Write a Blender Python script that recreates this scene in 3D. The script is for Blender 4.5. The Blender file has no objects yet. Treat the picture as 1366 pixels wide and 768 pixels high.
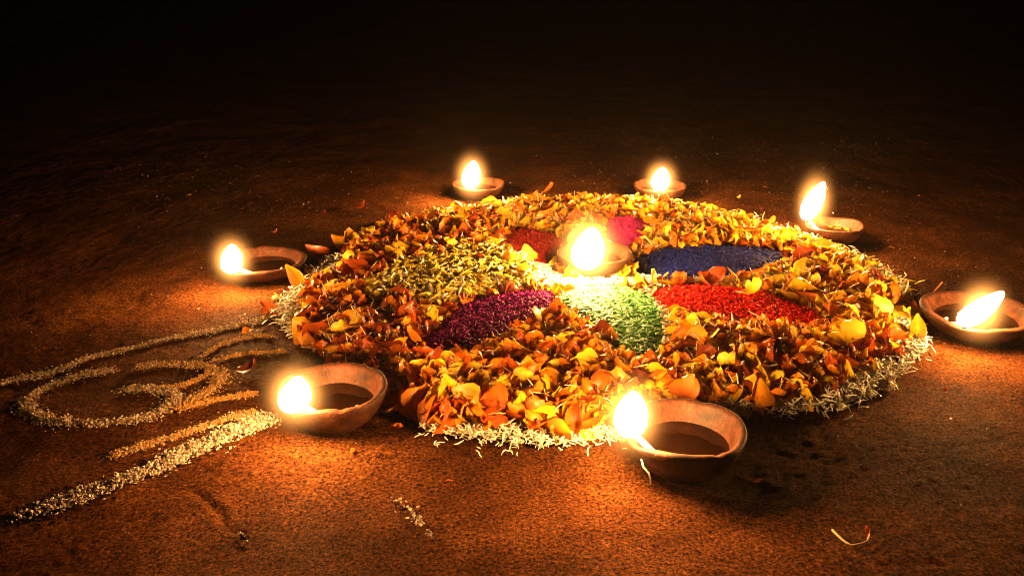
import bpy, math, random
import numpy as np
random.seed(7); rng = np.random.default_rng(7)
S = bpy.context.scene
COL = S.collection
# ------------------------------------------------------------ camera
CAM_H, PITCH, FOC = 0.32, 0.3771, 1192.0
cd = bpy.data.cameras.new('camera'); cam = bpy.data.objects.new('camera', cd); COL.objects.link(cam)
cd.sensor_width = 36; cd.lens = 36 * FOC / 1366; cd.clip_start = 0.01; cd.clip_end = 200
cam.location = (0, 0, CAM_H); cam.rotation_euler = (math.pi/2 - PITCH, 0, 0)
S.camera = cam
# ------------------------------------------------------------ night sky, faint moonlight, exposure
W = bpy.data.worlds.new('World'); S.world = W; W.use_nodes = True
wn = W.node_tree.nodes; wl = W.node_tree.links
sky = wn.new('ShaderNodeTexSky'); sky.sky_type = 'NISHITA'; sky.sun_disc = False
sky.sun_elevation = math.radians(12); sky.sun_rotation = math.radians(150)
wl.new(sky.outputs[0], wn['Background'].inputs[0]); wn['Background'].inputs[1].default_value = 0.00025
sd = bpy.data.lights.new('moonlight', 'SUN'); sd.energy = 0.0012; sd.angle = math.radians(0.5); sd.color = (1, .95, .88)
so = bpy.data.objects.new('moonlight', sd); COL.objects.link(so)
so.rotation_euler = (math.radians(78), 0, math.radians(-150)); so.location = (0, 0, 5)
S.view_settings.view_transform = 'Standard'; S.view_settings.look = 'None'
S.view_settings.exposure = 0.0; S.view_settings.gamma = 1.0
S.cycles.use_denoising = True
S.cycles.max_bounces = 5; S.cycles.diffuse_bounces = 3; S.cycles.volume_bounces = 0
S.cycles.transparent_max_bounces = 8; S.cycles.caustics_reflective = False; S.cycles.caustics_refractive = False
S.cycles.sample_clamp_indirect = 3.0
S.cycles.use_light_tree = True
S.cycles.pixel_filter_type = 'BLACKMAN_HARRIS'; S.cycles.filter_width = 1.0
FLAME = 580.0          # radiance of a flame
FLAME_COL = (1.0, 0.475, 0.13)
HALO_HAZE = 0.003

CP, SP = math.cos(PITCH), math.sin(PITCH)
def at(x, y, z=0.0):
    """pixel of the 1366x768 photograph -> point of the place at height z"""
    a, b = (x - 683) / FOC, (y - 384) / FOC
    d = (a, CP - b*SP, -SP - b*CP)
    t = (z - CAM_H) / d[2]
    return np.array((d[0]*t, d[1]*t, z))
def depth(P): return P[1]*CP - (P[2]-CAM_H)*SP
def px(P):
    P = np.asarray(P, float); Y, Z = P[..., 1], P[..., 2] - CAM_H
    dep = Y*CP - Z*SP; up = Y*SP + Z*CP
    return np.stack([683 + FOC*P[..., 0]/dep, 384 - FOC*up/dep], -1)
def inside(P, poly):
    P = np.atleast_2d(P); x, y = P[:, 0], P[:, 1]; r = np.zeros(len(P), bool); n = len(poly)
    for i in range(n):
        x1, y1 = poly[i][:2]; x2, y2 = poly[(i+1) % n][:2]
        c = (y1 > y) != (y2 > y)
        r ^= c & (x < (x2-x1)*(y-y1)/((y2-y1) or 1e-9)+x1)
    return r
def edge_dist(P, poly, closed=True):
    P = np.atleast_2d(P)[:, :2]; q = np.array([p[:2] for p in poly], float); m = np.full(len(P), 9.0); n = len(q)
    for i in range(n if closed else n-1):
        a, b = q[i], q[(i+1) % n]; ab = b-a
        t = np.clip(((P-a)@ab)/max(ab@ab, 1e-12), 0, 1)
        m = np.minimum(m, np.hypot(*(P-a-t[:, None]*ab).T))
    return m
_tab = rng.random((64, 64))
def vnoise(x, y):
    xi, yi = np.floor(x).astype(int), np.floor(y).astype(int); fx, fy = x-xi, y-yi
    fx = fx*fx*(3-2*fx); fy = fy*fy*(3-2*fy); g = lambda a, b: _tab[a % 64, b % 64]
    return (g(xi, yi)*(1-fx)+g(xi+1, yi)*fx)*(1-fy)+(g(xi, yi+1)*(1-fx)+g(xi+1, yi+1)*fx)*fy - .5
# ------------------------------------------------------------ materials
def mat(name):
    m = bpy.data.materials.new(name); m.use_nodes = True
    nt = m.node_tree; return m, nt, nt.nodes['Principled BSDF'], nt.nodes['Material Output']
def rand_node(nt):
    g = nt.nodes.new('ShaderNodeNewGeometry'); o = nt.nodes.new('ShaderNodeObjectInfo')
    a = nt.nodes.new('ShaderNodeMath'); a.operation = 'ADD'
    f = nt.nodes.new('ShaderNodeMath'); f.operation = 'FRACT'
    nt.links.new(g.outputs['Random Per Island'], a.inputs[0]); nt.links.new(o.outputs['Random'], a.inputs[1])
    nt.links.new(a.outputs[0], f.inputs[0]); return f.outputs[0]
def ramp(nt, src, stops):
    r = nt.nodes.new('ShaderNodeValToRGB'); e = r.color_ramp.elements
    while len(e) < len(stops): e.new(.5)
    for k, (p, c) in enumerate(stops): e[k].position = p; e[k].color = (*c, 1)
    nt.links.new(src, r.inputs[0]); return r.outputs[0]
def noise(nt, scale, detail=4, rough=.6, coord='Object'):
    tc = nt.nodes.new('ShaderNodeTexCoord'); n = nt.nodes.new('ShaderNodeTexNoise')
    n.inputs['Scale'].default_value = scale; n.inputs['Detail'].default_value = detail; n.inputs['Roughness'].default_value = rough
    nt.links.new(tc.outputs[coord], n.inputs['Vector']); return n.outputs['Fac']
def bump(nt, src, b, strength, dist, prev=None):
    n = nt.nodes.new('ShaderNodeBump'); n.inputs['Strength'].default_value = strength; n.inputs['Distance'].default_value = dist
    nt.links.new(src, n.inputs['Height'])
    if prev: nt.links.new(prev, n.inputs['Normal'])
    if b: nt.links.new(n.outputs[0], b.inputs['Normal'])
    return n.outputs[0]
def flakes(name, stops, rough=.5, trans=.0, nscale=0, spec=.4):
    m, nt, b, out = mat(name)
    c = ramp(nt, rand_node(nt), stops)
    if nscale:
        mx = nt.nodes.new('ShaderNodeMix'); mx.data_type = 'RGBA'; mx.blend_type = 'MULTIPLY'; mx.inputs[0].default_value = .6
        nt.links.new(c, mx.inputs[6]); nt.links.new(ramp(nt, noise(nt, nscale, 3), [(.3, (.5, .38, .3)), (.65, (1.15, 1.1, 1.05))]), mx.inputs[7]); c = mx.outputs[2]
    nt.links.new(c, b.inputs['Base Color']); b.inputs['Roughness'].default_value = rough
    b.inputs['Specular IOR Level'].default_value = spec
    if trans:
        t = nt.nodes.new('ShaderNodeBsdfTranslucent'); nt.links.new(c, t.inputs[0])
        s = nt.nodes.new('ShaderNodeMixShader'); s.inputs[0].default_value = trans
        nt.links.new(b.outputs[0], s.inputs[1]); nt.links.new(t.outputs[0], s.inputs[2]); nt.links.new(s.outputs[0], out.inputs['Surface'])
    return m
M = {}
M['petal_orange'] = flakes('petal_orange', [(0, (.45, .08, .004)), (.4, (.68, .2, .008)), (.75, (.78, .3, .012)), (1, (.8, .38, .02))], .42, .28, 260)
M['petal_yellow'] = flakes('petal_yellow', [(0, (.66, .36, .012)), (.5, (.82, .54, .02)), (1, (.88, .66, .05))], .42, .28, 260)
M['petal_rust'] = flakes('petal_rust', [(0, (.12, .02, .006)), (.5, (.28, .05, .008)), (1, (.46, .09, .01))], .38, .22, 260)
M['thread'] = flakes('dry_thread', [(0, (.5, .28, .1)), (.6, (.75, .6, .3)), (1, (.8, .75, .55))], .5, .15)
M['shred_yellow'] = flakes('yellow_shreds', [(0, (.45, .28, .02)), (.35, (.76, .58, .05)), (.8, (.86, .74, .12)), (1, (.88, .84, .4))], .45, .2)
M['rice'] = flakes('white_rice', [(0, (.6, .52, .36)), (.5, (.8, .76, .62)), (1, (.86, .84, .76))], .55, .1)
M['chalk'] = flakes('white_rice_flour', [(0, (.12, .08, .05)), (.5, (.32, .24, .18)), (1, (.66, .56, .46))], .8, 0)
M['chalk_yellow'] = flakes('yellow_flour', [(0, (.2, .09, .02)), (.5, (.36, .18, .04)), (1, (.55, .32, .09))], .8, 0)
M['red'] = flakes('red_powder', [(0, (.45, .008, .006)), (.5, (.72, .012, .01)), (.93, (.82, .03, .02)), (1, (.8, .25, .08))], .6, 0, spec=.12)
M['magenta'] = flakes('magenta_powder', [(0, (.05, .002, .04)), (.6, (.15, .002, .12)), (.95, (.4, .008, .3)), (1, (.6, .2, .2))], .6, 0, spec=.12)
M['maroon'] = flakes('maroon_powder', [(0, (.12, .008, .006)), (.6, (.25, .012, .012)), (1, (.4, .03, .03))], .65, 0, spec=.12)
M['pink'] = flakes('pink_powder', [(0, (.5, .006, .2)), (.6, (.75, .01, .3)), (1, (.8, .06, .4))], .65, 0, spec=.12)
M['blue'] = flakes('blue_powder', [(0, (.002, .005, .07)), (.6, (.003, .012, .19)), (1, (.008, .025, .3))], .6, 0, spec=.12)
M['green'] = flakes('green_shreds', [(0, (.03, .16, .04)), (.4, (.1, .38, .1)), (.8, (.2, .55, .2)), (1, (.45, .68, .35))], .5, .2)
# concrete ground
m, nt, b, out = mat('rough_floor'); M['floor'] = m
n1 = noise(nt, 11, 8, .68); n2 = noise(nt, 430, 5, .8); n3 = noise(nt, 1300, 3, .7)
c1 = ramp(nt, n1, [(.3, (.028, .0078, .0022)), (.5, (.078, .0245, .0065)), (.68, (.15, .053, .015))])
c2 = ramp(nt, n2, [(.38, (.03, .02, .02)), (.47, (.6, .6, .6)), (.58, (1.25, 1.25, 1.15)), (.66, (2.8, 2.8, 2.4))])
mx = nt.nodes.new('ShaderNodeMix'); mx.data_type = 'RGBA'; mx.blend_type = 'MULTIPLY'; mx.inputs[0].default_value = 1
nt.links.new(c1, mx.inputs[6]); nt.links.new(c2, mx.inputs[7]); nt.links.new(mx.outputs[2], b.inputs['Base Color'])
b.inputs['Specular IOR Level'].default_value = .03
nt.links.new(ramp(nt, noise(nt, 700, 2), [(.55, (.85,)*3), (.7, (.35,)*3)]), b.inputs['Roughness'])
p = bump(nt, noise(nt, 150, 4, .65), None, 1, .0008)
p = bump(nt, n2, None, 1, .0021, p); bump(nt, n3, b, .8, .0003, p)
# fired clay
m, nt, b, out = mat('fired_clay'); M['clay'] = m
o = nt.nodes.new('ShaderNodeObjectInfo')
c1 = ramp(nt, noise(nt, 70, 8, .72), [(.32, (.012, .004, .002)), (.45, (.035, .01, .004)), (.58, (.075, .021, .008)), (.72, (.15, .05, .022))])
at_ = nt.nodes.new('ShaderNodeAttribute'); at_.attribute_name = 'soot'
mx = nt.nodes.new('ShaderNodeMix'); mx.data_type = 'RGBA'; mx.inputs[7].default_value = (.008, .005, .004, 1)
nt.links.new(at_.outputs['Fac'], mx.inputs[0]); nt.links.new(c1, mx.inputs[6])
nt.links.new(mx.outputs[2], b.inputs['Base Color']); b.inputs['Roughness'].default_value = .62; b.inputs['Specular IOR Level'].default_value = .3
p = bump(nt, noise(nt, 90, 5), None, .9, .0016); bump(nt, noise(nt, 700, 3), b, .8, .0004, p)
m, nt, b, out = mat('oil'); M['oil'] = m
b.inputs['Base Color'].default_value = (.006, .002, .0008, 1); b.inputs['Roughness'].default_value = .03
bump(nt, noise(nt, 60, 2), b, .3, .001)
M['cotton'] = flakes('cotton_wick', [(0, (.75, .7, .6)), (1, (.85, .8, .7))], .7, .1)
m, nt, b, out = mat('burnt_wick'); M['burnt'] = m; b.inputs['Base Color'].default_value = (.015, .01, .008, 1)
m, nt, b, out = mat('flame'); M['flame'] = m
e = nt.nodes.new('ShaderNodeEmission'); e.inputs[0].default_value = (*FLAME_COL, 1); e.inputs[1].default_value = FLAME
nt.links.new(e.outputs[0], out.inputs['Surface'])
# bloom-like glow added round the flame: emission thins out from the flame outwards
m, nt, b, out = mat('flame_glow'); M['glow'] = m; nt.nodes.remove(b)
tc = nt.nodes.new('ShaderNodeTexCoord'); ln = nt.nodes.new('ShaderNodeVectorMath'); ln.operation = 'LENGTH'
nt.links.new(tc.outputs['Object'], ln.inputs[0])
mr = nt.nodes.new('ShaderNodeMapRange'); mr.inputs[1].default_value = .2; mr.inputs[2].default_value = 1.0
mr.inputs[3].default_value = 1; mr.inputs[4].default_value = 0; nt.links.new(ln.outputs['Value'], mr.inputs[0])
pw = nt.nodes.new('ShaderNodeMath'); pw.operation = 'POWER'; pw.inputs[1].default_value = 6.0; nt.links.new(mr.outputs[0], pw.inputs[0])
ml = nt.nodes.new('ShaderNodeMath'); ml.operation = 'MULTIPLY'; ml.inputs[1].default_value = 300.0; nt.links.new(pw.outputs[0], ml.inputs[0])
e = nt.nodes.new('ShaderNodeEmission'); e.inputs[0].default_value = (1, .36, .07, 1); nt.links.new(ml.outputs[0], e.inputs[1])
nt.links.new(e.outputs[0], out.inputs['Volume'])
# ------------------------------------------------------------ mesh helpers
def mesh(name, V, F, mats, mi=None, smooth=True):
    me = bpy.data.meshes.new(name); V = np.asarray(V, np.float32)
    if isinstance(F, np.ndarray):
        k = F.shape[1]; n = len(F)
        me.vertices.add(len(V)); me.vertices.foreach_set('co', V.ravel())
        me.loops.add(n*k); me.loops.foreach_set('vertex_index', F.astype(np.int32).ravel())
        me.polygons.add(n); me.polygons.foreach_set('loop_start', np.arange(0, n*k, k, dtype=np.int32))
        me.update(calc_edges=True)
    else: me.from_pydata(V.tolist(), [], F)
    for mm in mats: me.materials.append(mm)
    if mi is not None: me.polygons.foreach_set('material_index', np.asarray(mi, np.int32))
    me.polygons.foreach_set('use_smooth', np.full(len(me.polygons), smooth))
    me.update(); return me
def obj(name, me, parent=None, label=None, cat=None, group=None, kind=None):
    o = bpy.data.objects.new(name, me); COL.objects.link(o)
    if parent is not None: o.parent = parent
    for k, v in (('label', label), ('category', cat), ('group', group), ('kind', kind)):
        if v: o[k] = v
    return o
def rot(yaw, pitch, roll):
    """arrays of rotation matrices: roll about x, pitch about y, yaw about z"""
    n = len(yaw); R = np.zeros((n, 3, 3)); cy, sy = np.cos(yaw), np.sin(yaw); cp, sp = np.cos(pitch), np.sin(pitch); cr, sr = np.cos(roll), np.sin(roll)
    R[:, 0, 0] = cy*cp; R[:, 0, 1] = cy*sp*sr-sy*cr; R[:, 0, 2] = cy*sp*cr+sy*sr
    R[:, 1, 0] = sy*cp; R[:, 1, 1] = sy*sp*sr+cy*cr; R[:, 1, 2] = sy*sp*cr-cy*sr
    R[:, 2, 0] = -sp; R[:, 2, 1] = cp*sr; R[:, 2, 2] = cp*cr; return R
def joined(protos, which, P, R, Sc):
    """one mesh from many transformed copies; protos = [(V,F)] sharing one face layout"""
    PV = np.array([p[0] for p in protos]); F = protos[0][1]; nv = PV.shape[1]
    V = np.einsum('nij,nvj->nvi', R, PV[which]*np.asarray(Sc)[:, None, :]) + P[:, None, :]
    FF = (F[None]+(np.arange(len(P))*nv)[:, None, None]).reshape(-1, F.shape[1])
    return V.reshape(-1, 3), FF
def grid_faces(nu, nv):
    i = np.arange(nu-1)[:, None]*nv+np.arange(nv-1)[None]; i = i.ravel()
    return np.stack([i, i+nv, i+nv+1, i+1], 1)
def petal_proto(r):
    """marigold ray petal, unit length along x: narrow claw, broad ruffled tip, cupped and curled"""
    nu, nv = 7, 7; V = []
    curl = r.uniform(.1, 1.7)*r.choice((1, 1, -1)); cup = r.uniform(.1, 1.1)*r.choice((1, 1, -1)); tw = r.uniform(-1.0, 1.0); ph = r.uniform(0, 6)
    ruf = r.uniform(.015, .05); wmax = r.uniform(.42, .8); bend = r.uniform(-.35, .35)
    x = z = 0.0
    for i in range(nu):
        u = i/(nu-1); a = curl*(u*u*1.1 - .3)
        if i: x += math.cos(a)/(nu-1); z += math.sin(a)/(nu-1)
        w = wmax*(.14+.86*math.sin(math.pi/2*min(1, u*1.45))**1.2)*math.sqrt(max(.12, 1-max(0, (u-.62)/.40)**2))
        for j in range(nv):
            v = (j/(nv-1)-.5)*2
            yy = v*w/2; zz = z+cup*w*.32*v*v+ruf*math.sin(v*8+ph)*u*1.2+.02*(j % 2)*w
            xx = x-.10*v*v*u+(-.05*abs(math.sin(v*4+ph)) if i == nu-1 else 0)
            t = tw*u; V.append((xx, yy*math.cos(t)-(zz-z)*math.sin(t)+bend*u*u*.5, z+yy*math.sin(t)+(zz-z)*math.cos(t)))
    V = np.array(V); V[:, 0] -= V[:, 0].mean(); V[:, 1] -= V[:, 1].mean(); V[:, 2] -= V[:, 2].mean(); return V, grid_faces(nu, nv)
def strand_proto(r, seg=4):
    """thin bent sliver of unit length along x, three-sided"""
    c1, c2 = r.uniform(-.5, .5), r.uniform(-.4, .4); V = []
    for i in range(seg+1):
        u = i/seg; w = .5*(.35+.65*math.sin(math.pi*min(max(u, .06), .94)))
        cx, cy, cz = u-.5, c1*(u-.5)**2*1.6+c2*.3*math.sin(u*5), abs(c2)*(.25-(u-.5)**2)*1.2
        for k in range(3):
            a = k*2.094+.5; V.append((cx, cy+w*.2*math.cos(a), cz+w*.2*math.sin(a)))
    F = []
    for i in range(seg):
        for k in range(3):
            F.append((i*3+k, i*3+(k+1) % 3, i*3+3+(k+1) % 3, i*3+3+k))
    V = np.array(V); V[:, 2] -= V[:, 2].min(); return V, np.array(F)
def crumb_proto(r):
    V = np.array([(1, 0, 0), (-1, 0, 0), (0, 1, 0), (0, -1, 0), (0, 0, 1), (0, 0, -1)], float)*.5
    V += np.array([[r.uniform(-.16, .16) for _ in range(3)] for _ in range(6)])
    return V, np.array([(0, 2, 4), (2, 1, 4), (1, 3, 4), (3, 0, 4), (2, 0, 5), (1, 2, 5), (3, 1, 5), (0, 3, 5)])
RR = random.Random(3)
PET = [petal_proto(RR) for _ in range(20)]; STR = [strand_proto(RR) for _ in range(12)]; CRU = [crumb_proto(RR) for _ in range(10)]
def scatter_mesh(name, protos, P, size, mats, tilt=.5, aspect=None, smooth=False, mi=None):
    n = len(P); yaw = rng.uniform(0, 6.283, n)
    R = rot(yaw, rng.normal(0, tilt, n), rng.uniform(0, 6.283, n) if protos is CRU else rng.normal(0, tilt, n))
    sz = np.asarray(size)
    if aspect is not None: Sc = np.stack([sz, aspect, aspect], 1)
    else: Sc = np.repeat(sz[:, None], 3, 1)
    V, F = joined(protos, rng.integers(0, len(protos), n), P, R, Sc)
    V[:, 2] = np.maximum(V[:, 2], -.0005)
    k = len(protos[0][1])
    return mesh(name, V, F, mats, None if mi is None else np.repeat(mi, k), smooth)
# ------------------------------------------------------------ ground: one sheet to the dark distance
def axis(parts):
    r = []
    for a, b, n in parts: r += list(np.linspace(a, b, n, endpoint=False))
    return np.array(r+[parts[-1][1]])
gx = axis([(-25, -3, 10), (-3, -.75, 26), (-.75, .75, 500), (.75, 3, 26), (3, 25, 10)])
gy = axis([(-25, -1, 10), (-1, .3, 18), (.3, .75, 250), (.75, 1.7, 210), (1.7, 5, 40), (5, 30, 16)])
GX, GY = np.meshgrid(gx, gy, indexing='ij')
def ground_h(x, y):
    h = .0030*vnoise(x*7, y*7)+.0016*vnoise(x*23+5, y*23)+.0008*vnoise(x*70, y*70+9)+.0008*vnoise(x*190, y*190)
    k = np.clip((vnoise(x*130+3, y*130+7)-.27)*6, 0, 1); h -= .0005*k
    k = np.clip((vnoise(x*260+13, y*260+3)-.2)*5, 0, 1); h += .0009*k*np.clip(.5+2*vnoise(x*12, y*12), 0, 1)
    return h
crack = [at(*p) for p in ((250, 643), (262, 652), (279, 664), (292, 676), (297, 690), (306, 700), (322, 705))]
GZ = ground_h(GX, GY)
far = np.maximum(np.abs(GX)-.75, np.maximum(GY-1.7, .3-GY)); GZ *= np.clip(1-far*2, 0, 1)
near_c = (np.abs(GX-crack[2][0]) < .15) & (np.abs(GY-crack[2][1]) < .15)
dd = np.maximum(0, edge_dist(np.stack([GX[near_c], GY[near_c]], 1), crack, False)+.0035*vnoise(GX[near_c]*110, GY[near_c]*110)+.002*vnoise(GX[near_c]*300, GY[near_c]*300))
GZ[near_c] -= .0026*np.exp(-(dd/.0012)**2);
GZ -= .0015
gme = mesh('ground', np.stack([GX.ravel(), GY.ravel(), GZ.ravel()], 1), grid_faces(len(gx), len(gy)), [M['floor']])
gme.flip_normals() if gme.polygons[0].normal.z < 0 else None
obj('ground', gme, kind='structure')
# loose grit on the floor
n = 26000; P = np.stack([rng.uniform(-.62, .7, n), rng.uniform(.42, 1.5, n)**1.0, np.zeros(n)], 1)
P[:, 2] = ground_h(P[:, 0], P[:, 1])-.0012
mi = (rng.random(n) < .05).astype(int)  # pale crumbs: white specks, some standing in for floor glints
sz = rng.uniform(.0004, .0013, n)**1.0*np.where(mi == 1, .9, 1)*np.clip(P[:, 1]/.7, .6, 1.3)
m_grit = flakes('grit', [(0, (.01, .003, .002)), (.7, (.05, .014, .006)), (1, (.16, .055, .025))], .5, spec=.25)
sz[:4200] *= rng.uniform(1.5, 3.0, 4200)
obj('grit', scatter_mesh('grit', CRU, P, sz, [m_grit, M['chalk']], mi=mi), kind='stuff', label='fine grit and white specks scattered over the rough floor', cat='grit')
# ------------------------------------------------------------ layout of the flower carpet (rangoli)
RIM = [at(*p, .006) for p in ((750, 268), (690, 268), (640, 276), (580, 284), (520, 294), (470, 315), (435, 345), (405, 372), (378, 392), (362, 415), (385, 440), (420, 480), (470, 530), (520, 556), (570, 568), (640, 581), (700, 586),
       (760, 585), (830, 578), (900, 560), (970, 548), (1060, 545), (1120, 538), (1175, 510), (1215, 480), (1234, 458), (1222, 425), (1215, 395), (1190, 370), (1150, 345), (1090, 322), (1050, 312), (1000, 294), (960, 284), (900, 272), (830, 266))]
def poly(*pts, z=.006): return [at(x, y, z) for x, y in pts]
PATCH = {
 'magenta': (poly((560, 455), (590, 425), (612, 405), (650, 394), (700, 386), (738, 386), (748, 398), (735, 416), (700, 434), (662, 452), (640, 472), (600, 476), (568, 470)), .006,
             'dark magenta shredded powder patch left of the green one', 'powder'),
 'maroon': (poly((668, 325), (675, 306), (700, 301), (742, 308), (765, 325), (752, 345), (735, 356), (705, 352), (682, 342)), .006,
            'dark red powder patch behind and left of the centre lamp', 'powder'),
 'pink': (poly((803, 300), (815, 290), (850, 287), (864, 300), (860, 318), (842, 332), (822, 336), (806, 322)), .007,
          'bright crimson pink powder patch just behind the centre lamp', 'powder'),
 'blue': (poly((832, 352), (852, 336), (890, 328), (950, 324), (1010, 326), (1052, 334), (1058, 345), (1020, 362), (960, 373), (900, 374), (850, 366)), .005,
          'dark blue powder patch right of the centre lamp', 'powder'),
 'red': (poly((868, 386), (905, 378), (960, 380), (1020, 388), (1075, 407), (1116, 428), (1112, 439), (1050, 438), (980, 432), (925, 426), (892, 416), (874, 402)), .006,
         'long bright red powder patch in front of the blue one', 'powder'),
 'green': (poly((744, 398), (762, 383), (830, 381), (868, 392), (884, 420), (886, 452), (880, 484), (840, 488), (818, 470), (812, 446), (778, 432), (752, 414)), .006,
           'pale green shredded leaf patch in front of the centre lamp', 'powder')}
YSHRED = poly((480, 398), (520, 368), (570, 346), (640, 338), (690, 350), (712, 362), (705, 380), (650, 390), (610, 398), (590, 408), (540, 412), (500, 408))
WHITEC = poly((682, 372), (705, 352), (735, 352), (760, 372), (850, 370), (880, 374), (872, 380), (835, 382), (760, 383), (700, 380))
SPOKES = [[at(*p) for p in s] for s in (
   ((850, 376), (900, 379), (970, 379), (1040, 378), (1065, 370)), ((880, 392), (890, 420), (930, 430), (1000, 436), (1080, 440), (1130, 442)),
   ((735, 420), (700, 440), (670, 452)), ((1000, 286), (1040, 308), (1080, 322), (1120, 332)), ((600, 402), (640, 393), (700, 384)), ((870, 400), (888, 430), (890, 470)))]
cx, cy = np.mean([p[:2] for p in RIM], 0)
P2 = np.stack([rng.uniform(-.45, .55, 400000), rng.uniform(.45, 1.4, 400000)], 1)
_in = inside(P2, RIM); _d = edge_dist(P2, RIM)
P2 = P2[_in | ((_d < .02) & (rng.random(len(P2)) < .16*np.exp(-_d/.004)))]; out2 = ~inside(P2, RIM)
ins = {k: inside(P2, v[0]) for k, v in PATCH.items()}
any_patch = np.any(list(ins.values()), 0)
in_y = inside(P2, YSHRED) & ~any_patch; in_w = inside(P2, WHITEC) & ~any_patch
P2px = px(np.concatenate([P2, np.full((len(P2), 1), .006)], 1))
ed = edge_dist(P2, RIM); ed[out2] = .0015
spoke = np.min([edge_dist(P2, s, False) for s in SPOKES], 0)
# lamps keep their footprint clear
LAMP_H = [.030, .029, .018, .019, .019, .022, .0225, .020]
LAMPS = [  # rim centre px, rim width px, flame foot px, flame width/height px, tip offset px, label
 ((914, 566), 162, (853, 578), 50, 62, 3, 'largest clay lamp, nearest the camera at front right, flame at its left lip'),
 ((443, 512), 144, (386, 548), 48, 50, 10, 'clay lamp at front left beside the white flour lines, flame on its left lip'),
 ((350, 344), 112, (309, 361), 32, 36, 4, 'clay lamp farthest left, alone behind the white curl drawing'),
 ((638, 243), 70, (626, 251), 27, 36, 5, 'clay lamp at the back left edge of the flower carpet'),
 ((881, 245), 70, (878, 262), 27, 38, 3, 'clay lamp at the back, behind the blue powder patch'),
 ((1114, 297), 74, (1084, 294), 28, 52, 17, 'clay lamp at the back right with tall leaning flame and petals inside'),
 ((1304, 410), 142, (1282, 438), 38, 52, 42, 'clay lamp farthest right, cut by the photo edge, flame leaning right'),
 ((793, 334), 98, (777, 356), 48, 54, 7, 'clay lamp at the centre of the flower carpet, ringed by white rice')]
lamp_xy = []
for li, (c, w, *_r) in enumerate(LAMPS):
    P = at(*c, LAMP_H[li]+(.006 if li == 7 else 0)); r = w*depth(P)/FOC/2; lamp_xy.append((P[0], P[1], r))
clear = np.ones(len(P2), bool)
GAP = poly((412, 350), (440, 334), (500, 338), (560, 346), (535, 368), (470, 378), (425, 380))
gap = inside(P2, GAP)
for x, y, r in lamp_xy: clear &= np.hypot(P2[:, 0]-x, P2[:, 1]-y) > r*.9
# ------------------------------------------------------------ powder patches
for k, (pl, hm, lab, cat) in PATCH.items():
    q = np.array([p[:2] for p in pl]); x0, y0 = q.min(0)-.01; x1, y1 = q.max(0)+.01
    nx, ny = int((x1-x0)/.0025), int((y1-y0)/.003)
    X, Y = np.meshgrid(np.linspace(x0, x1, nx), np.linspace(y0, y1, ny), indexing='ij'); XY = np.stack([X.ravel(), Y.ravel()], 1)
    d = edge_dist(XY, pl)*np.where(inside(XY, pl), 1, -1)
    Z = hm*np.clip((d+.004)/.014, -.3, 1)+.0022*vnoise(X.ravel()*90, Y.ravel()*90)+.0014*vnoise(X.ravel()*260, Y.ravel()*260)
    Z = np.maximum(Z, -.003)
    F = grid_faces(nx, ny); F = F[d[F].max(1) > -.006]
    me = mesh('powder_patch', np.stack([XY[:, 0], XY[:, 1], Z], 1), F, [M[k]])
    if me.polygons[0].normal.z < 0: me.flip_normals()
    po = obj('powder_patch', me, label=lab, cat=cat)
    cand = P2[ins[k] & clear]; dc = edge_dist(cand, pl)
    dens = {'green': 6500, 'blue': 7000, 'red': 7000, 'magenta': 7000, 'maroon': 2600, 'pink': 2600}[k]
    idx = rng.permutation(len(cand))[:dens]
    if len(idx) < dens: idx = rng.integers(0, len(cand), dens)
    c = cand[idx]+rng.normal(0, .0012, (len(idx), 2))*np.where(rng.random(len(idx)) < .1, 4.5, 1)[:, None]; dc = np.clip(dc[idx]/.014, 0, 1)
    P = np.concatenate([c, (hm*(.3+.7*dc)+rng.uniform(-.001, .0025, len(idx)))[:, None]], 1)
    n = len(P)
    if k == 'green': me = scatter_mesh('leaf_shreds', STR, P, rng.uniform(.006, .013, n), [M[k]], .22, rng.uniform(.004, .009, n))
    elif k in ('red', 'magenta', 'pink'): me = scatter_mesh('powder_shreds', STR, P, rng.uniform(.003, .0065, n), [M[k]], .5, rng.uniform(.004, .008, n))
    else: me = scatter_mesh('powder_grains', CRU, P, rng.uniform(.0008, .0022, n), [M[k]])
    obj(me.name, me, parent=po, kind='stuff')
# ------------------------------------------------------------ white rice and shredded petals between and around the patches
def strands(name, pts, n, zmax, size, thick, mats, label, cat, tilt=.45, mi=None):
    idx = rng.integers(0, len(pts), n); c = pts[idx]+rng.normal(0, .0015, (n, 2))
    P = np.concatenate([c, rng.uniform(0, zmax, n)[:, None]], 1)
    me = scatter_mesh(name, STR, P, rng.uniform(*size, n), mats, tilt, rng.uniform(*thick, n), mi=mi)
    return obj(name, me, label=label, cat=cat, kind='stuff')
X, Y = P2px[:, 0], P2px[:, 1]
edge_r = (ed < .045) & (X > 1000) & (Y > 410) & ~any_patch
edge_r2 = edge_r & (ed < .012+.022*np.clip((X-1080)/120, 0, 1)) & (rng.random(len(P2)) < np.clip((X-1040)/140, .25, 1))
strands('rice_border', P2[edge_r2 & clear], 3000, .009, (.005, .012), (.004, .008), [M['rice']], 'white shredded rice strands along the right edge of the flower carpet', 'rice')
strands('rice_border', P2[(ed < .026) & (X < 1000) & (X > 560) & (Y > 480) & clear], 2600, .006, (.003, .008), (.004, .007), [M['rice']], 'pale yellow-white rice bits along the front edge of the flower carpet', 'rice')
strands('rice_border', P2[(ed < .05) & (X < 470) & (Y > 340) & (Y < 450) & clear], 1500, .008, (.006, .014), (.005, .009), [M['rice']], 'white thread-like strands at the left edge beside the farthest left lamp', 'rice')
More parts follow.
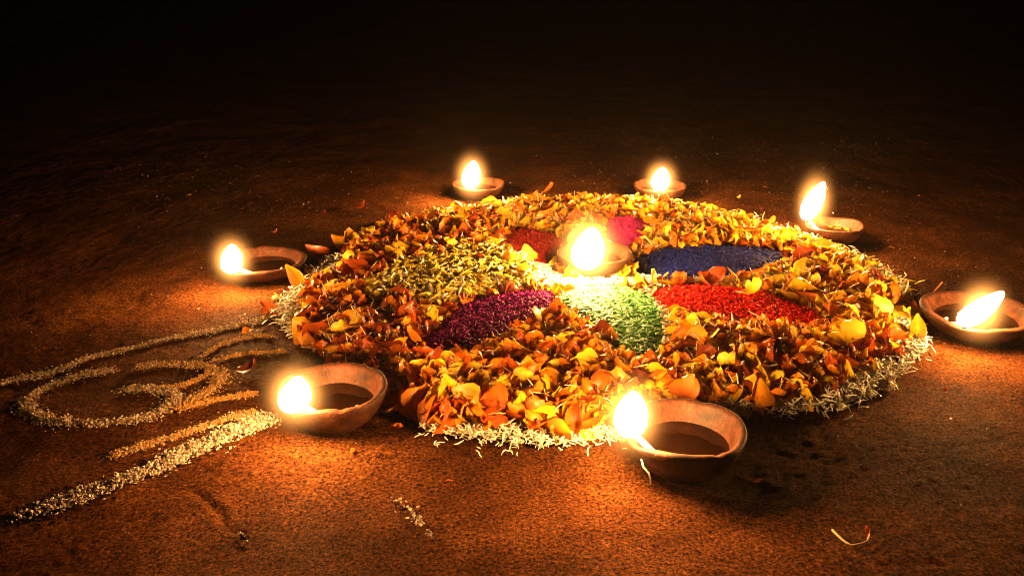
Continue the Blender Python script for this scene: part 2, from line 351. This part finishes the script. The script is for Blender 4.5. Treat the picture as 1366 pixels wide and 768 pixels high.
strands('rice_border', P2[(ed < .035) & (X > 985) & (Y < 400) & clear], 2600, .012, (.006, .014), (.005, .01), [M['rice'], M['shred_yellow']], 'pale strands along the back right edge near the tall flame lamp', 'rice', mi=(rng.random(2600) < .4).astype(int))
strands('rice_border', P2[(ed < .04) & (X > 560) & (X <= 985) & (Y < 300) & clear], 2400, .012, (.006, .013), (.005, .01), [M['rice'], M['shred_yellow']], 'pale strands and yellow shreds along the back edge between two lamps', 'rice', mi=(rng.random(2400) < .6).astype(int))
strands('rice_spokes', P2[(spoke < .012) & clear & ~any_patch], 4200, .009, (.003, .008), (.005, .009), [M['rice']], 'thin white rice lines that separate the colour patches', 'rice')
strands('rice_ring', P2[in_w & clear], 4200, .009, (.003, .008), (.005, .010), [M['rice']], 'white rice bed around the centre lamp, painting in its light pool', 'rice')  # rice bed whose white also paints in the lit pool under the lamp
strands('yellow_shreds', P2[in_y & clear], 6500, .018, (.007, .016), (.010, .020), [M['shred_yellow'], M['rice']], 'yellow shredded petals in the bed left of the centre lamp', 'shredded petals', mi=(rng.random(7000) < .2).astype(int))
# ------------------------------------------------------------ heaps of marigold petals
HEAPS = [((690, 500), 'front heap between the two nearest lamps', .013), ((1030, 480), 'heap behind the nearest lamp, in front of the red powder', .012),
         ((1135, 385), 'right heap between the blue and red powder', .012), ((950, 300), 'back right heap behind the blue powder', .013),
         ((720, 282), 'back heap behind the centre lamp', .012), ((550, 315), 'back left heap near the maroon powder', .012), ((480, 435), 'left heap behind the front left lamp', .012)]
hc = np.array([at(*h[0])[:2] for h in HEAPS])
ok = clear & ~any_patch & ~in_w & (spoke > .007) & (ed > .006) & ~(in_y & (rng.random(len(P2)) > .012)) & ~(edge_r2 & (rng.random(len(P2)) > .05))
ok &= ~((ed < .022) & (X > 560) & (X < 1000) & (Y > 480) & (rng.random(len(P2)) > .25))
ok &= ~(gap & (rng.random(len(P2)) > .05))
hn = vnoise(P2[:, 0]*30+11, P2[:, 1]*30+4)
ok &= ~((hn > .20) & (ed < .10) & (rng.random(len(P2)) > .06))
ok &= ed > .006+.05*np.clip(vnoise(P2[:, 0]*24+40, P2[:, 1]*24+9), 0, 1)*np.clip((1000-X)/300, .3, 1)
ok |= out2 & clear & (rng.random(len(P2)) < .12)
ok &= ~((ed < .016) & (X > 560) & (Y > 480) & (rng.random(len(P2)) > .1))
cand = P2[ok]; ced = np.minimum(ed[ok], spoke[ok]*1.5+.006)
pd = np.min([edge_dist(cand, v[0]) for v in PATCH.values()], 0); ced = np.minimum(ced, pd+.008)
hid = np.argmin(np.linalg.norm(cand[:, None]-hc[None], axis=2), 1)
cpx = px(np.concatenate([cand, np.full((len(cand), 1), .01)], 1))
H = np.zeros((240, 240)); hx0, hy0, hs = -.5, .4, .0045
PP, RO, SC, WH, HD, MT = [], [], [], [], [], []
order = rng.permutation(len(cand)); tgt = np.array([h[2] for h in HEAPS])[hid]*np.clip(ced/.035, .18, 1)*(1+.9*vnoise(cand[:, 0]*38, cand[:, 1]*38))
for i in np.concatenate([order]*3)[:110000]:
    x, y = cand[i]; a, b = int((x-hx0)/hs), int((y-hy0)/hs); h = H[a, b]
    if h > tgt[i]: continue
    L = random.uniform(.017, .032)*(1.0 if hid[i] not in (3, 4) else .92)
    if random.random() < .3: L *= .55
    PP.append((x, y, h+.003)); top = h/max(tgt[i], .003)
    RO.append((random.uniform(0, 6.283), random.gauss(-.3, .6), random.gauss(0, .5)))
    SC.append((L, L*random.uniform(.7, 1.15), L*random.uniform(.8, 1.2))); WH.append(random.randrange(20)); HD.append(hid[i])
    r = random.random(); yel = {0: .2, 1: .38, 2: .5, 3: .62, 4: .5, 5: .3, 6: .08}[hid[i]]; rust = {0: .14, 1: .2, 2: .12, 3: .05, 4: .08, 5: .25, 6: .5}[hid[i]]
    MT.append(1 if r < yel else (2 if r > 1-rust else 0))
    H[a-1:a+2, b-1:b+2] += .0017; H[a, b] += .0014
PP, RO, SC, WH, HD, MT = map(np.array, (PP, RO, SC, WH, HD, MT))
PR = rot(RO[:, 0], RO[:, 1], RO[:, 2])
fin = H[((PP[:, 0]-hx0)/hs).astype(int), ((PP[:, 1]-hy0)/hs).astype(int)]
topness = fin-PP[:, 2]
dep = PP[:, 1]*CP-(PP[:, 2]-CAM_H)*SP
score = SC[:, 0]/dep - np.clip(topness, 0, 1)*1.6
# spread the single petals over all heaps
single = np.zeros(len(PP), bool)
quota = {0: 88, 1: 52, 2: 44, 3: 28, 4: 20, 5: 24, 6: 44}
for h, q in quota.items():
    w = np.where(HD == h)[0]; single[w[np.argsort(-score[w])[:q]]] = True
PMAT = [M['petal_orange'], M['petal_yellow'], M['petal_rust']]
for h, (c, lab, _) in enumerate(HEAPS):
    w = np.where((HD == h) & ~single)[0]
    V, F = joined(PET, WH[w], PP[w], PR[w], SC[w]); V[:, 2] = np.maximum(V[:, 2], .0002)
    obj('petal_heap', mesh('petal_heap', V, F, PMAT, np.repeat(MT[w], len(PET[0][1]))), label='marigold petals of the '+lab, cat='petals', kind='stuff')
    # dry florets sticking out among the petals
    cc = cand[hid == h]; n = min(640, len(cc)); s_ = cc[rng.integers(0, len(cc), n)]
    hz = H[((s_[:, 0]-hx0)/hs).astype(int), ((s_[:, 1]-hy0)/hs).astype(int)]
    P = np.concatenate([s_, (hz*rng.uniform(.4, 1.0, n)+.002)[:, None]], 1)
    obj('dry_florets', scatter_mesh('dry_florets', STR, P, rng.uniform(.008, .017, n), [M['thread']], .7, rng.uniform(.003, .006, n)), label='thin pale dry florets among the petals of the '+lab, cat='florets', kind='stuff')
from mathutils import Matrix, Vector
pm = {}
HN = ['front petal heap', 'near right petal heap', 'right petal heap', 'back right petal heap', 'back petal heap', 'back left petal heap', 'left petal heap']
CN = ['orange', 'golden yellow', 'rust red']
for i in np.where(single)[0]:
    key = (WH[i], MT[i])
    if key not in pm: pm[key] = mesh('marigold_petal', *PET[WH[i]], [PMAT[MT[i]]])
    o = obj('marigold_petal', pm[key])
    lo = (PR[i]@(PET[WH[i]][0]*SC[i]).T)[2].min(); z = max(PP[i][2], .0003-lo)
    o.matrix_world = Matrix.Translation((PP[i][0], PP[i][1], z)) @ Matrix(PR[i].tolist()).to_4x4() @ Matrix.Diagonal((*SC[i], 1))
    qx = px(PP[i]); hx = px(PP[(HD == HD[i]) & single]); fx = (hx[:, 0] < qx[0]).mean(); fy = (hx[:, 1] < qx[1]).mean()
    cell = [['far left end', 'far edge', 'far right end'], ['left side', 'middle', 'right side'], ['near left end', 'near edge', 'near right end']][min(2, int(fy*3))][min(2, int(fx*3))]
    up = abs(PR[i][2, 0]); pose = 'upright' if up > .62 else ('tilted' if up > .28 else 'flat')
    size = 'large' if SC[i][0] > .0205 else ('small' if SC[i][0] < .0165 else 'middling')
    o['label'] = '%s %s %s petal at the %s of the %s' % (size, pose, CN[MT[i]], cell, HN[HD[i]])
    o['category'] = 'petal'; o['group'] = '%s petals on top of the %s' % (CN[MT[i]], HN[HD[i]])
# larger petals that stand out, and petals that strayed
def lone_petal(p, L, yaw, pitch, roll, mt, label, z=.004, wide=1.0, v=None, name='marigold_petal'):
    v = random.randrange(20) if v is None else v
    R = rot(np.array([yaw]), np.array([pitch]), np.array([roll]))[0]; sc = np.array((L, L*wide, L))
    lo = (R@(PET[v][0]*sc).T)[2].min(); P = at(*p, max(z-lo*.7, .001-lo))
    o = obj(name, mesh(name, *PET[v], [mt]), label=label, cat='petal')
    o.matrix_world = Matrix.Translation(P) @ Matrix(R.tolist()).to_4x4() @ Matrix.Diagonal((*sc, 1)); return o
Y_, O_, R_ = PMAT[1], PMAT[0], PMAT[2]
lone_petal((684, 364), .040, .2, -.1, .3, Y_, 'large bright yellow petal lying on the yellow shreds left of the centre lamp', .014, .8)
lone_petal((1138, 445), .032, 1.2, -.9, .3, Y_, 'large yellow petal standing upright at the right end of the red powder', .016, .9)
lone_petal((1000, 384), .036, .3, -.1, -.2, Y_, 'large yellow petal between the blue powder and the red powder', .012, .8)
lone_petal((925, 432), .022, 1.4, -1.0, .2, Y_, 'upright yellow petal at the near edge of the red powder', .012)
lone_petal((522, 546), .016, .1, 0, 0, O_, 'single rounded orange petal right of the front left lamp', .0, 1.2)
lone_petal((590, 560), .026, .4, 0, .1, R_, 'long brownish petal lying at the front left end of the front heap', .0, .7)
lone_petal((448, 462), .017, .3, -.5, .2, R_, 'broad dark red petal right behind the front left lamp', .008, 1.2)
lone_petal((410, 463), .012, .0, 0, 0, M['thread'], 'small pale petal behind the front left lamp', .004, .5)
lone_petal((330, 488), .022, .2, -.2, .1, R_, 'dark red petal lying among the flour lines at left', .002, 1.1)
lone_petal((480, 273), .018, .1, -.3, .2, R_, 'reddish stray petal on the floor behind the back left heap', .0)
lone_petal((430, 283), .012, .5, -.2, .2, R_, 'small curled stray petal left of the reddish one on the back floor', .0)
lone_petal((366, 308), .010, .2, -.1, .1, O_, 'tiny pinkish stray petal on the floor behind the farthest left lamp', .0)
lone_petal((252, 260), .007, .2, -.1, .1, Y_, 'tiny pale stray petal far back on the dark floor at left', .0)
lone_petal((732, 250), .020, .1, -.6, .4, O_, 'curled orange stray petal just behind the back heap', .001)
lone_petal((1196, 448), .020, .4, -.3, .1, O_, 'orange petal on the white rice nearest the farthest right lamp', .010)
for q, (p, w_) in enumerate((((1010, 640), 'in the dark right of the nearest lamp'), ((1262, 520), 'on the floor in front of the farthest right lamp'), ((1190, 330), 'on the floor between the back right and farthest right lamps'),
      ((330, 440), 'beside the flour line left of the flower carpet'), ((545, 262), 'on the floor between the back left lamp and the carpet'), ((985, 262), 'on the floor behind the carpet, between the two back right lamps'),
      ((470, 600), 'on the bright floor right of the front left lamp'), ((600, 640), 'on the floor in front of the front petal heap'))):
    lone_petal(p, (.006, .008, .007, .011, .01, .008, .006, .005)[q], q*1.3, -.15, .1, (O_, R_, Y_)[q % 3], 'tiny stray petal scrap '+w_, .0, .8)
# ------------------------------------------------------------ flour and rice drawing on the floor at left
def smooth_path(pts, n=14):
    P = np.array([at(*p) for p in pts]); out = []; N = len(P)
    for i in range(N-1):
        p0, p1, p2, p3 = P[max(i-1, 0)], P[i], P[i+1], P[min(i+2, N-1)]
        for t in np.linspace(0, 1, n, endpoint=False):
            out.append(.5*((2*p1)+(-p0+p2)*t+(2*p0-5*p1+4*p2-p3)*t*t+(-p0+3*p1-3*p2+p3)*t**3))
    out.append(P[-1]); return np.array(out)
def flour_line(pts, width, n, mats, label, h=.0015, size=(.0006, .0020), fade=0):
    path = smooth_path(pts); seg = np.linalg.norm(np.diff(path, axis=0), axis=1); cs = np.concatenate([[0], np.cumsum(seg)])
    n = int(n*1.7); u = rng.random(n)
    if fade: u = u**fade
    s = u*cs[-1]+.004*vnoise(u*60, u*0+3); c = np.stack([np.interp(s, cs, path[:, k]) for k in range(2)], 1)
    wv = width*(1+1.1*vnoise(s*70, s*0+width*999)+.6*vnoise(s*260, s*0+3)); off = rng.normal(0, 1, (n, 2))*wv[:, None]*.5*np.where(rng.random(n) < .1, 1.9, 1)[:, None]
    thin = (.15+vnoise(s*120, s*0+9)+.8*vnoise(c[:, 0]*300, c[:, 1]*300) > -.45); off = off[thin]; c = c[thin]; n = len(c)
    off = off*.85; P = np.concatenate([c+off, (np.abs(rng.normal(0, h, n))*np.exp(-(off**2).sum(1)/(width**2))+ground_h(c[:, 0], c[:, 1])-.0008)[:, None]], 1)
    mi = (rng.random(n) < .25).astype(int) if len(mats) > 1 else None
    obj('flour_line', scatter_mesh('flour_line', CRU, P, rng.uniform(*size, n), mats, mi=mi), label=label, cat='flour line', kind='stuff')
CH, CY = M['chalk'], M['chalk_yellow']
flour_line([(2, 512), (29, 503), (62, 498), (96, 486), (129, 475), (168, 465), (215, 453), (263, 444), (307, 436), (354, 425), (383, 412)], .006, 2600, [CH, CY], 'white flour line farthest back, running from the left edge to the flower carpet')
flour_line([(146, 494), (110, 499), (77, 510), (43, 527), (33, 539), (48, 552), (86, 563), (134, 565), (177, 560), (211, 549), (233, 536), (226, 523), (196, 517), (163, 520)], .0068, 3200, [CH, CY], 'white flour curl shaped like a large open loop at far left')
flour_line([(187, 489), (211, 485), (249, 485), (280, 491), (294, 503), (284, 516), (263, 529), (238, 541)], .0068, 2000, [CY, CH], 'yellowish flour curl, the smaller upper one joined to the large loop')
flour_line([(205, 517), (235, 515), (262, 507), (280, 497)], .004, 500, [CY], 'short thin inner stroke inside the smaller flour curl')
flour_line([(236, 545), (287, 533), (342, 527)], .0045, 900, [CY], 'short yellowish flour line between the curls and the front left lamp')
flour_line([(153, 606), (192, 594), (230, 582), (268, 570), (307, 558), (342, 551)], .0048, 1700, [CY, CH], 'thin yellow flour line just behind the thick white one')
flour_line([(24, 688), (72, 672), (120, 655), (158, 643), (201, 626), (240, 606), (287, 586), (326, 570), (359, 562)], .0085, 4600, [CH], 'thick white flour line nearest the camera, leading to the front left lamp', .0026, (.0008, .0028), .8)
flour_line([(273, 474), (297, 458), (335, 449), (364, 449)], .003, 420, [CY], 'faint curved flour outline near the left edge of the flower carpet')
flour_line([(285, 480), (335, 471), (383, 469)], .003, 380, [CY], 'faint straight flour stroke under the curved outline at left')
flour_line([(522, 664), (535, 672), (545, 682), (556, 690), (566, 703), (577, 716)], .004, 70, [CH], 'small spill of white grains on the near floor', .001, (.0012, .003))
flour_line([(318, 708), (325, 716), (330, 722)], .003, 24, [CH], 'tiny white grain cluster at the end of the floor crack', .001, (.0012, .0026))
# ------------------------------------------------------------ clay lamps
def lathe(profile, n=48, spout=None):
    """profile [(r,z)], spout=(angle, reach, dip) pinches the rim outwards on one side"""
    V = []; F = []; zt = max(p[1] for p in profile)
    for r, z in profile:
        for k in range(n):
            a = 2*math.pi*k/n; rr = r; zz = z
            if spout:
                d = (a-spout[0]+math.pi) % (2*math.pi)-math.pi; w = math.exp(-(d/.34)**2)*max(0, z/zt)**2
                rr = r*(1+spout[1]*w); zz = z-spout[2]*w*zt
            wob = 1+.014*math.sin(2*a+1)+.009*math.sin(5*a); zz += .0006*math.sin(3*a+.5)*z/zt
            V.append((rr*wob*math.cos(a), rr*wob*math.sin(a), zz))
    for i in range(len(profile)-1):
        for k in range(n):
            F.append((i*n+k, i*n+(k+1) % n, (i+1)*n+(k+1) % n, (i+1)*n+k))
    F.append(list(range(n))[::-1]); F.append([(len(profile)-1)*n+k for k in range(n)]); return V, F
def tube(pts, r0, r1=None, k=7):
    pts = [Vector(p) for p in pts]; V = []; F = []; r1 = r0 if r1 is None else r1; N = len(pts)
    for i, p in enumerate(pts):
        t = (pts[min(i+1, N-1)]-pts[max(i-1, 0)]).normalized(); s = t.cross(Vector((0, 0, 1)))
        if s.length < 1e-4: s = Vector((1, 0, 0))
        s.normalize(); u = s.cross(t); r = r0+(r1-r0)*i/(N-1)
        for j in range(k):
            a = 2*math.pi*j/k; V.append(tuple(p+s*math.cos(a)*r+u*math.sin(a)*r))
    for i in range(N-1):
        for j in range(k): F.append((i*k+j, i*k+(j+1) % k, (i+1)*k+(j+1) % k, (i+1)*k+j))
    F.append(list(range(k))[::-1]); F.append([(N-1)*k+j for j in range(k)]); return V, F
def flame_mesh(w, h, lean):
    """teardrop: lean = sideways travel of the tip (world x), real volume all round"""
    V = [(0, 0, 0)]; F = []; n = 10; ks = 12
    prof = [(.05, .5), (.15, .8), (.3, 1.0), (.48, 1.0), (.64, .86), (.78, .66), (.9, .42), (.96, .24)]
    for u, r in prof:
        for k in range(ks):
            a = 2*math.pi*k/ks; V.append((lean*u**1.3+r*w/2*math.cos(a), r*w/2*math.sin(a), h*u))
    V.append((lean, 0, h)); m_ = len(prof)
    for k in range(ks): F.append((0, 1+(k+1) % ks, 1+k))
    for i in range(m_-1):
        for k in range(ks): F.append((1+i*ks+k, 1+i*ks+(k+1) % ks, 1+(i+1)*ks+(k+1) % ks, 1+(i+1)*ks+k))
    for k in range(ks): F.append((1+(m_-1)*ks+k, 1+(m_-1)*ks+(k+1) % ks, len(V)-1))
    return V, F
def icos(n=16, m_=12):
    V = [(0, 0, -1)]; F = []
    for i in range(1, m_):
        t = math.pi*i/m_
        for k in range(n): a = 2*math.pi*k/n; V.append((math.sin(t)*math.cos(a), math.sin(t)*math.sin(a), -math.cos(t)))
    V.append((0, 0, 1))
    for k in range(n): F.append((0, 1+(k+1) % n, 1+k)); F.append((len(V)-1, 1+(m_-2)*n+k, 1+(m_-2)*n+(k+1) % n))
    for i in range(m_-2):
        for k in range(n): F.append((1+i*n+k, 1+i*n+(k+1) % n, 1+(i+1)*n+(k+1) % n, 1+(i+1)*n+k))
    return V, F
for li, (c, w, fb, fw, fh, lean, lab) in enumerate(LAMPS):
    x, y, r = lamp_xy[li]
    root = obj('clay_lamp', None, label=lab, cat='oil lamp'); rz = .006 if li == 7 else 0; root.location = (x, y, rz-.001); hgt = LAMP_H[li]+rz
    f0 = at(*fb, hgt+.004); ang = math.atan2(f0[1]-y, f0[0]-x)
    # outer foot, belly, rounded rim, inside wall, floor
    hgt -= rz; rb = r*.50
    prof = [(rb, 0), (rb*1.06, .0015), (r*.74, hgt*.25), (r*.89, hgt*.52), (r*.975, hgt*.8), (r, hgt*.93), (r*.985, hgt*.985), (r*.955, hgt), (r*.90, hgt*.985), (r*.865, hgt*.93),
            (r*.80, hgt*.72), (r*.70, hgt*.46), (r*.5, hgt*.26), (r*.2, hgt*.2), (.001, hgt*.2)]
    fd = math.hypot(f0[0]-x, f0[1]-y)
    if fd < r*1.14: fd = r*1.14; f0 = np.array((x+fd*math.cos(ang), y+fd*math.sin(ang), f0[2]))
    if fd > r*1.18: fd = r*1.18; f0 = np.array((x+fd*math.cos(ang), y+fd*math.sin(ang), hgt+.001))
    fh = px(f0)[1]-(fb[1]-fh)
    d0 = depth(f0); k_ = d0/FOC
    reach = max(0.06, min(.26, (fd-fw*k_*.3)/r-.97))
    V, F = lathe(prof, 96, (ang, reach, .06))
    sd_ = random.random()*40
    for vi, v in enumerate(V):   # hand-thrown: faint turning rings, dents, nicks in the rim
        a = math.atan2(v[1], v[0]); rr = math.hypot(v[0], v[1]); n1_ = math.sin(a*2+sd_)*.6+math.sin(a*3+sd_*2)*.4
        k_r = 1+.012*n1_+.006*math.sin(v[2]*2600+sd_+n1_); dz = .0007*math.sin(a*2+sd_*3)*v[2]/hgt
        nick = sum(math.exp(-(((a-sd_*q-q+9.42) % 6.283-3.14)/.07)**2) for q in (1, 2.3, 4.1))
        if v[2] > hgt*.9: dz -= .0011*nick
        V[vi] = (v[0]*k_r, v[1]*k_r, v[2]+dz)
    me = mesh('bowl', V, F, [M['clay']])
    sa_ = me.attributes.new('soot', 'FLOAT', 'POINT')
    sa_.data.foreach_set('value', [min(.9, 1.1*math.exp(-((v[0]-r*math.cos(ang))**2+(v[1]-r*math.sin(ang))**2)/(r*.36)**2)*max(0, v[2]/hgt-.35)*1.5) for v in V])
    bo = obj('bowl', me, parent=root)
    oz = hgt*.56; V = [(0, 0, oz)]+[(r*.785*math.cos(2*math.pi*k/40), r*.785*math.sin(2*math.pi*k/40), oz) for k in range(40)]
    obj('oil', mesh('oil', V, [(0, 1+k, 1+(k+1) % 40) for k in range(40)], [M['oil']]), parent=root)
    # cotton wick: lies in the oil, climbs to the lip
    lip = r*(.93+reach*.95); ca, sa = math.cos(ang), math.sin(ang); sw = 1.0 if li in (0, 1, 2, 5) else -.6
    pts = []
    for t in np.linspace(0, 1, 14):
        a2 = ang+sw*1.5*(1-t)**1.2; rr = r*.55+(lip-r*.55)*t**.8; zz = oz+.001+(hgt*.985+.002-oz)*max(0, (t-.25)/.75)**1.3
        if t > .8: zz += .001
        pts.append((rr*math.cos(a2), rr*math.sin(a2), zz))
    wk = obj('wick', mesh('wick', *tube(pts, .0017, .0021), [M['cotton']]), parent=root)
    W_, H_, L_ = fw*k_*.9, fh*k_*.95/math.cos(.35), lean*k_
    base = Vector((f0[0]-x, f0[1]-y, f0[2]-rz))
    obj('burnt_tip', mesh('burnt_tip', *tube([base+Vector((-.002*ca, -.002*sa, 0)), base+Vector((0, 0, .003)), base+Vector((.001, 0, .006))], .0017, .0008), [M['burnt']]), parent=wk)
    fl = obj('flame', mesh('flame', *flame_mesh(W_, H_, L_), [M['flame']]), parent=root); fl.location = base+Vector((0, 0, .0015))
    mo = obj('flame_glow', mesh('flame_glow', *icos(), [M['glow']]), parent=fl)
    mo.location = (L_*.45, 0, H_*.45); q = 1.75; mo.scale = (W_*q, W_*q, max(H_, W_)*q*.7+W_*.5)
    if li == 5:
        for q, (dx, dy, yw) in enumerate(((.004, .002, .4), (.012, -.004, 2.0), (-.002, .008, 1.2))):
            o = obj('marigold_petal', mesh('marigold_petal', *PET[q], [PMAT[0]]), label=('orange petal in the oil at the middle of the back right lamp', 'orange petal in the oil at the right side of the back right lamp', 'orange petal in the oil at the back of the back right lamp')[q], cat='petal')
            o.matrix_world = Matrix.Translation((x+dx, y+dy, oz+.003)) @ Matrix.Rotation(yw, 4, 'Z') @ Matrix.Diagonal((.010, .009, .006, 1))
# white spill run down the near lamp, grain on its side
x, y, r = lamp_xy[0]
# ------------------------------------------------------------ threads and twigs
def twig(name, pts, r0, r1, mt, label, cat='twig'):
    o = obj(name, mesh(name, *tube([at(px_, py_, z_) for px_, py_, z_ in pts], r0, r1, 6), [mt]), label=label, cat=cat); return o
TH = M['thread']
t_ = twig('dry_floret', [(1110, 706, .0015), (1118, 714, .001), (1127, 722, .0012), (1136, 727, .001), (1148, 725, .0012), (1157, 721, .0015), (1160, 712, .002)], .0007, .0005, TH, 'thin bent dry floret with a small petal head on the near right floor', 'floret')
hd = obj('petal_head', mesh('petal_head', *PET[5], [PMAT[0]]), parent=t_)
hd.matrix_world = Matrix.Translation(at(1157, 708, .003)) @ Matrix.Rotation(1.4, 4, 'Z') @ Matrix.Rotation(-.5, 4, 'Y') @ Matrix.Diagonal((.0085, .006, .006, 1))
twig('stem', [(1200, 402, .006), (1206, 392, .012), (1210, 383, .018), (1212, 376, .022)], .0007, .0006, TH, 'thin pale stem standing up at the right edge of the flower carpet', 'stem')
twig('stem', [(1206, 405, .012), (1214, 404, .012), (1221, 412, .006), (1224, 422, .002)], .0006, .0005, TH, 'thin arched pale stem below the upright one at the right edge', 'stem')
twig('leaf_tip', [(1234, 402, .001), (1244, 392, .010), (1252, 382, .020), (1257, 376, .026)], .0012, .0004, PMAT[0], 'narrow leaf tip sticking up left of the farthest right lamp', 'leaf')
twig('stem', [(438, 352, .002), (446, 348, .006), (449, 342, .012), (451, 337, .016)], .0006, .0005, TH, 'short pale stem upright on the dark floor right of the farthest left lamp', 'stem')
twig('wax_run', [(856, 612, .018), (858, 622, .0145), (865, 630, .011), (868, 638, .007), (868, 645, .003)], .0008, .0006, M['rice'], 'pale curved thread stuck on the near side of the nearest lamp', 'thread')
# ------------------------------------------------------------ thin scattering volume added for the halo round the flames
m, nt, b, out = mat('halo_haze'); nt.nodes.remove(b)
pv = nt.nodes.new('ShaderNodeVolumePrincipled'); pv.inputs['Color'].default_value = (.85, .8, .78, 1)
pv.inputs['Density'].default_value = HALO_HAZE; pv.inputs['Anisotropy'].default_value = .8; nt.links.new(pv.outputs[0], out.inputs['Volume'])
bx = [(-26, -26, -1.1), (26, -26, -1.1), (26, 31, -1.1), (-26, 31, -1.1), (-26, -26, .6), (26, -26, .6), (26, 31, .6), (-26, 31, .6)]
if HALO_HAZE > 0:
    obj('halo_haze', mesh('halo_haze', bx, [(0, 3, 2, 1), (4, 5, 6, 7), (0, 1, 5, 4), (1, 2, 6, 5), (2, 3, 7, 6), (3, 0, 4, 7)], [m], smooth=False), kind='stuff')
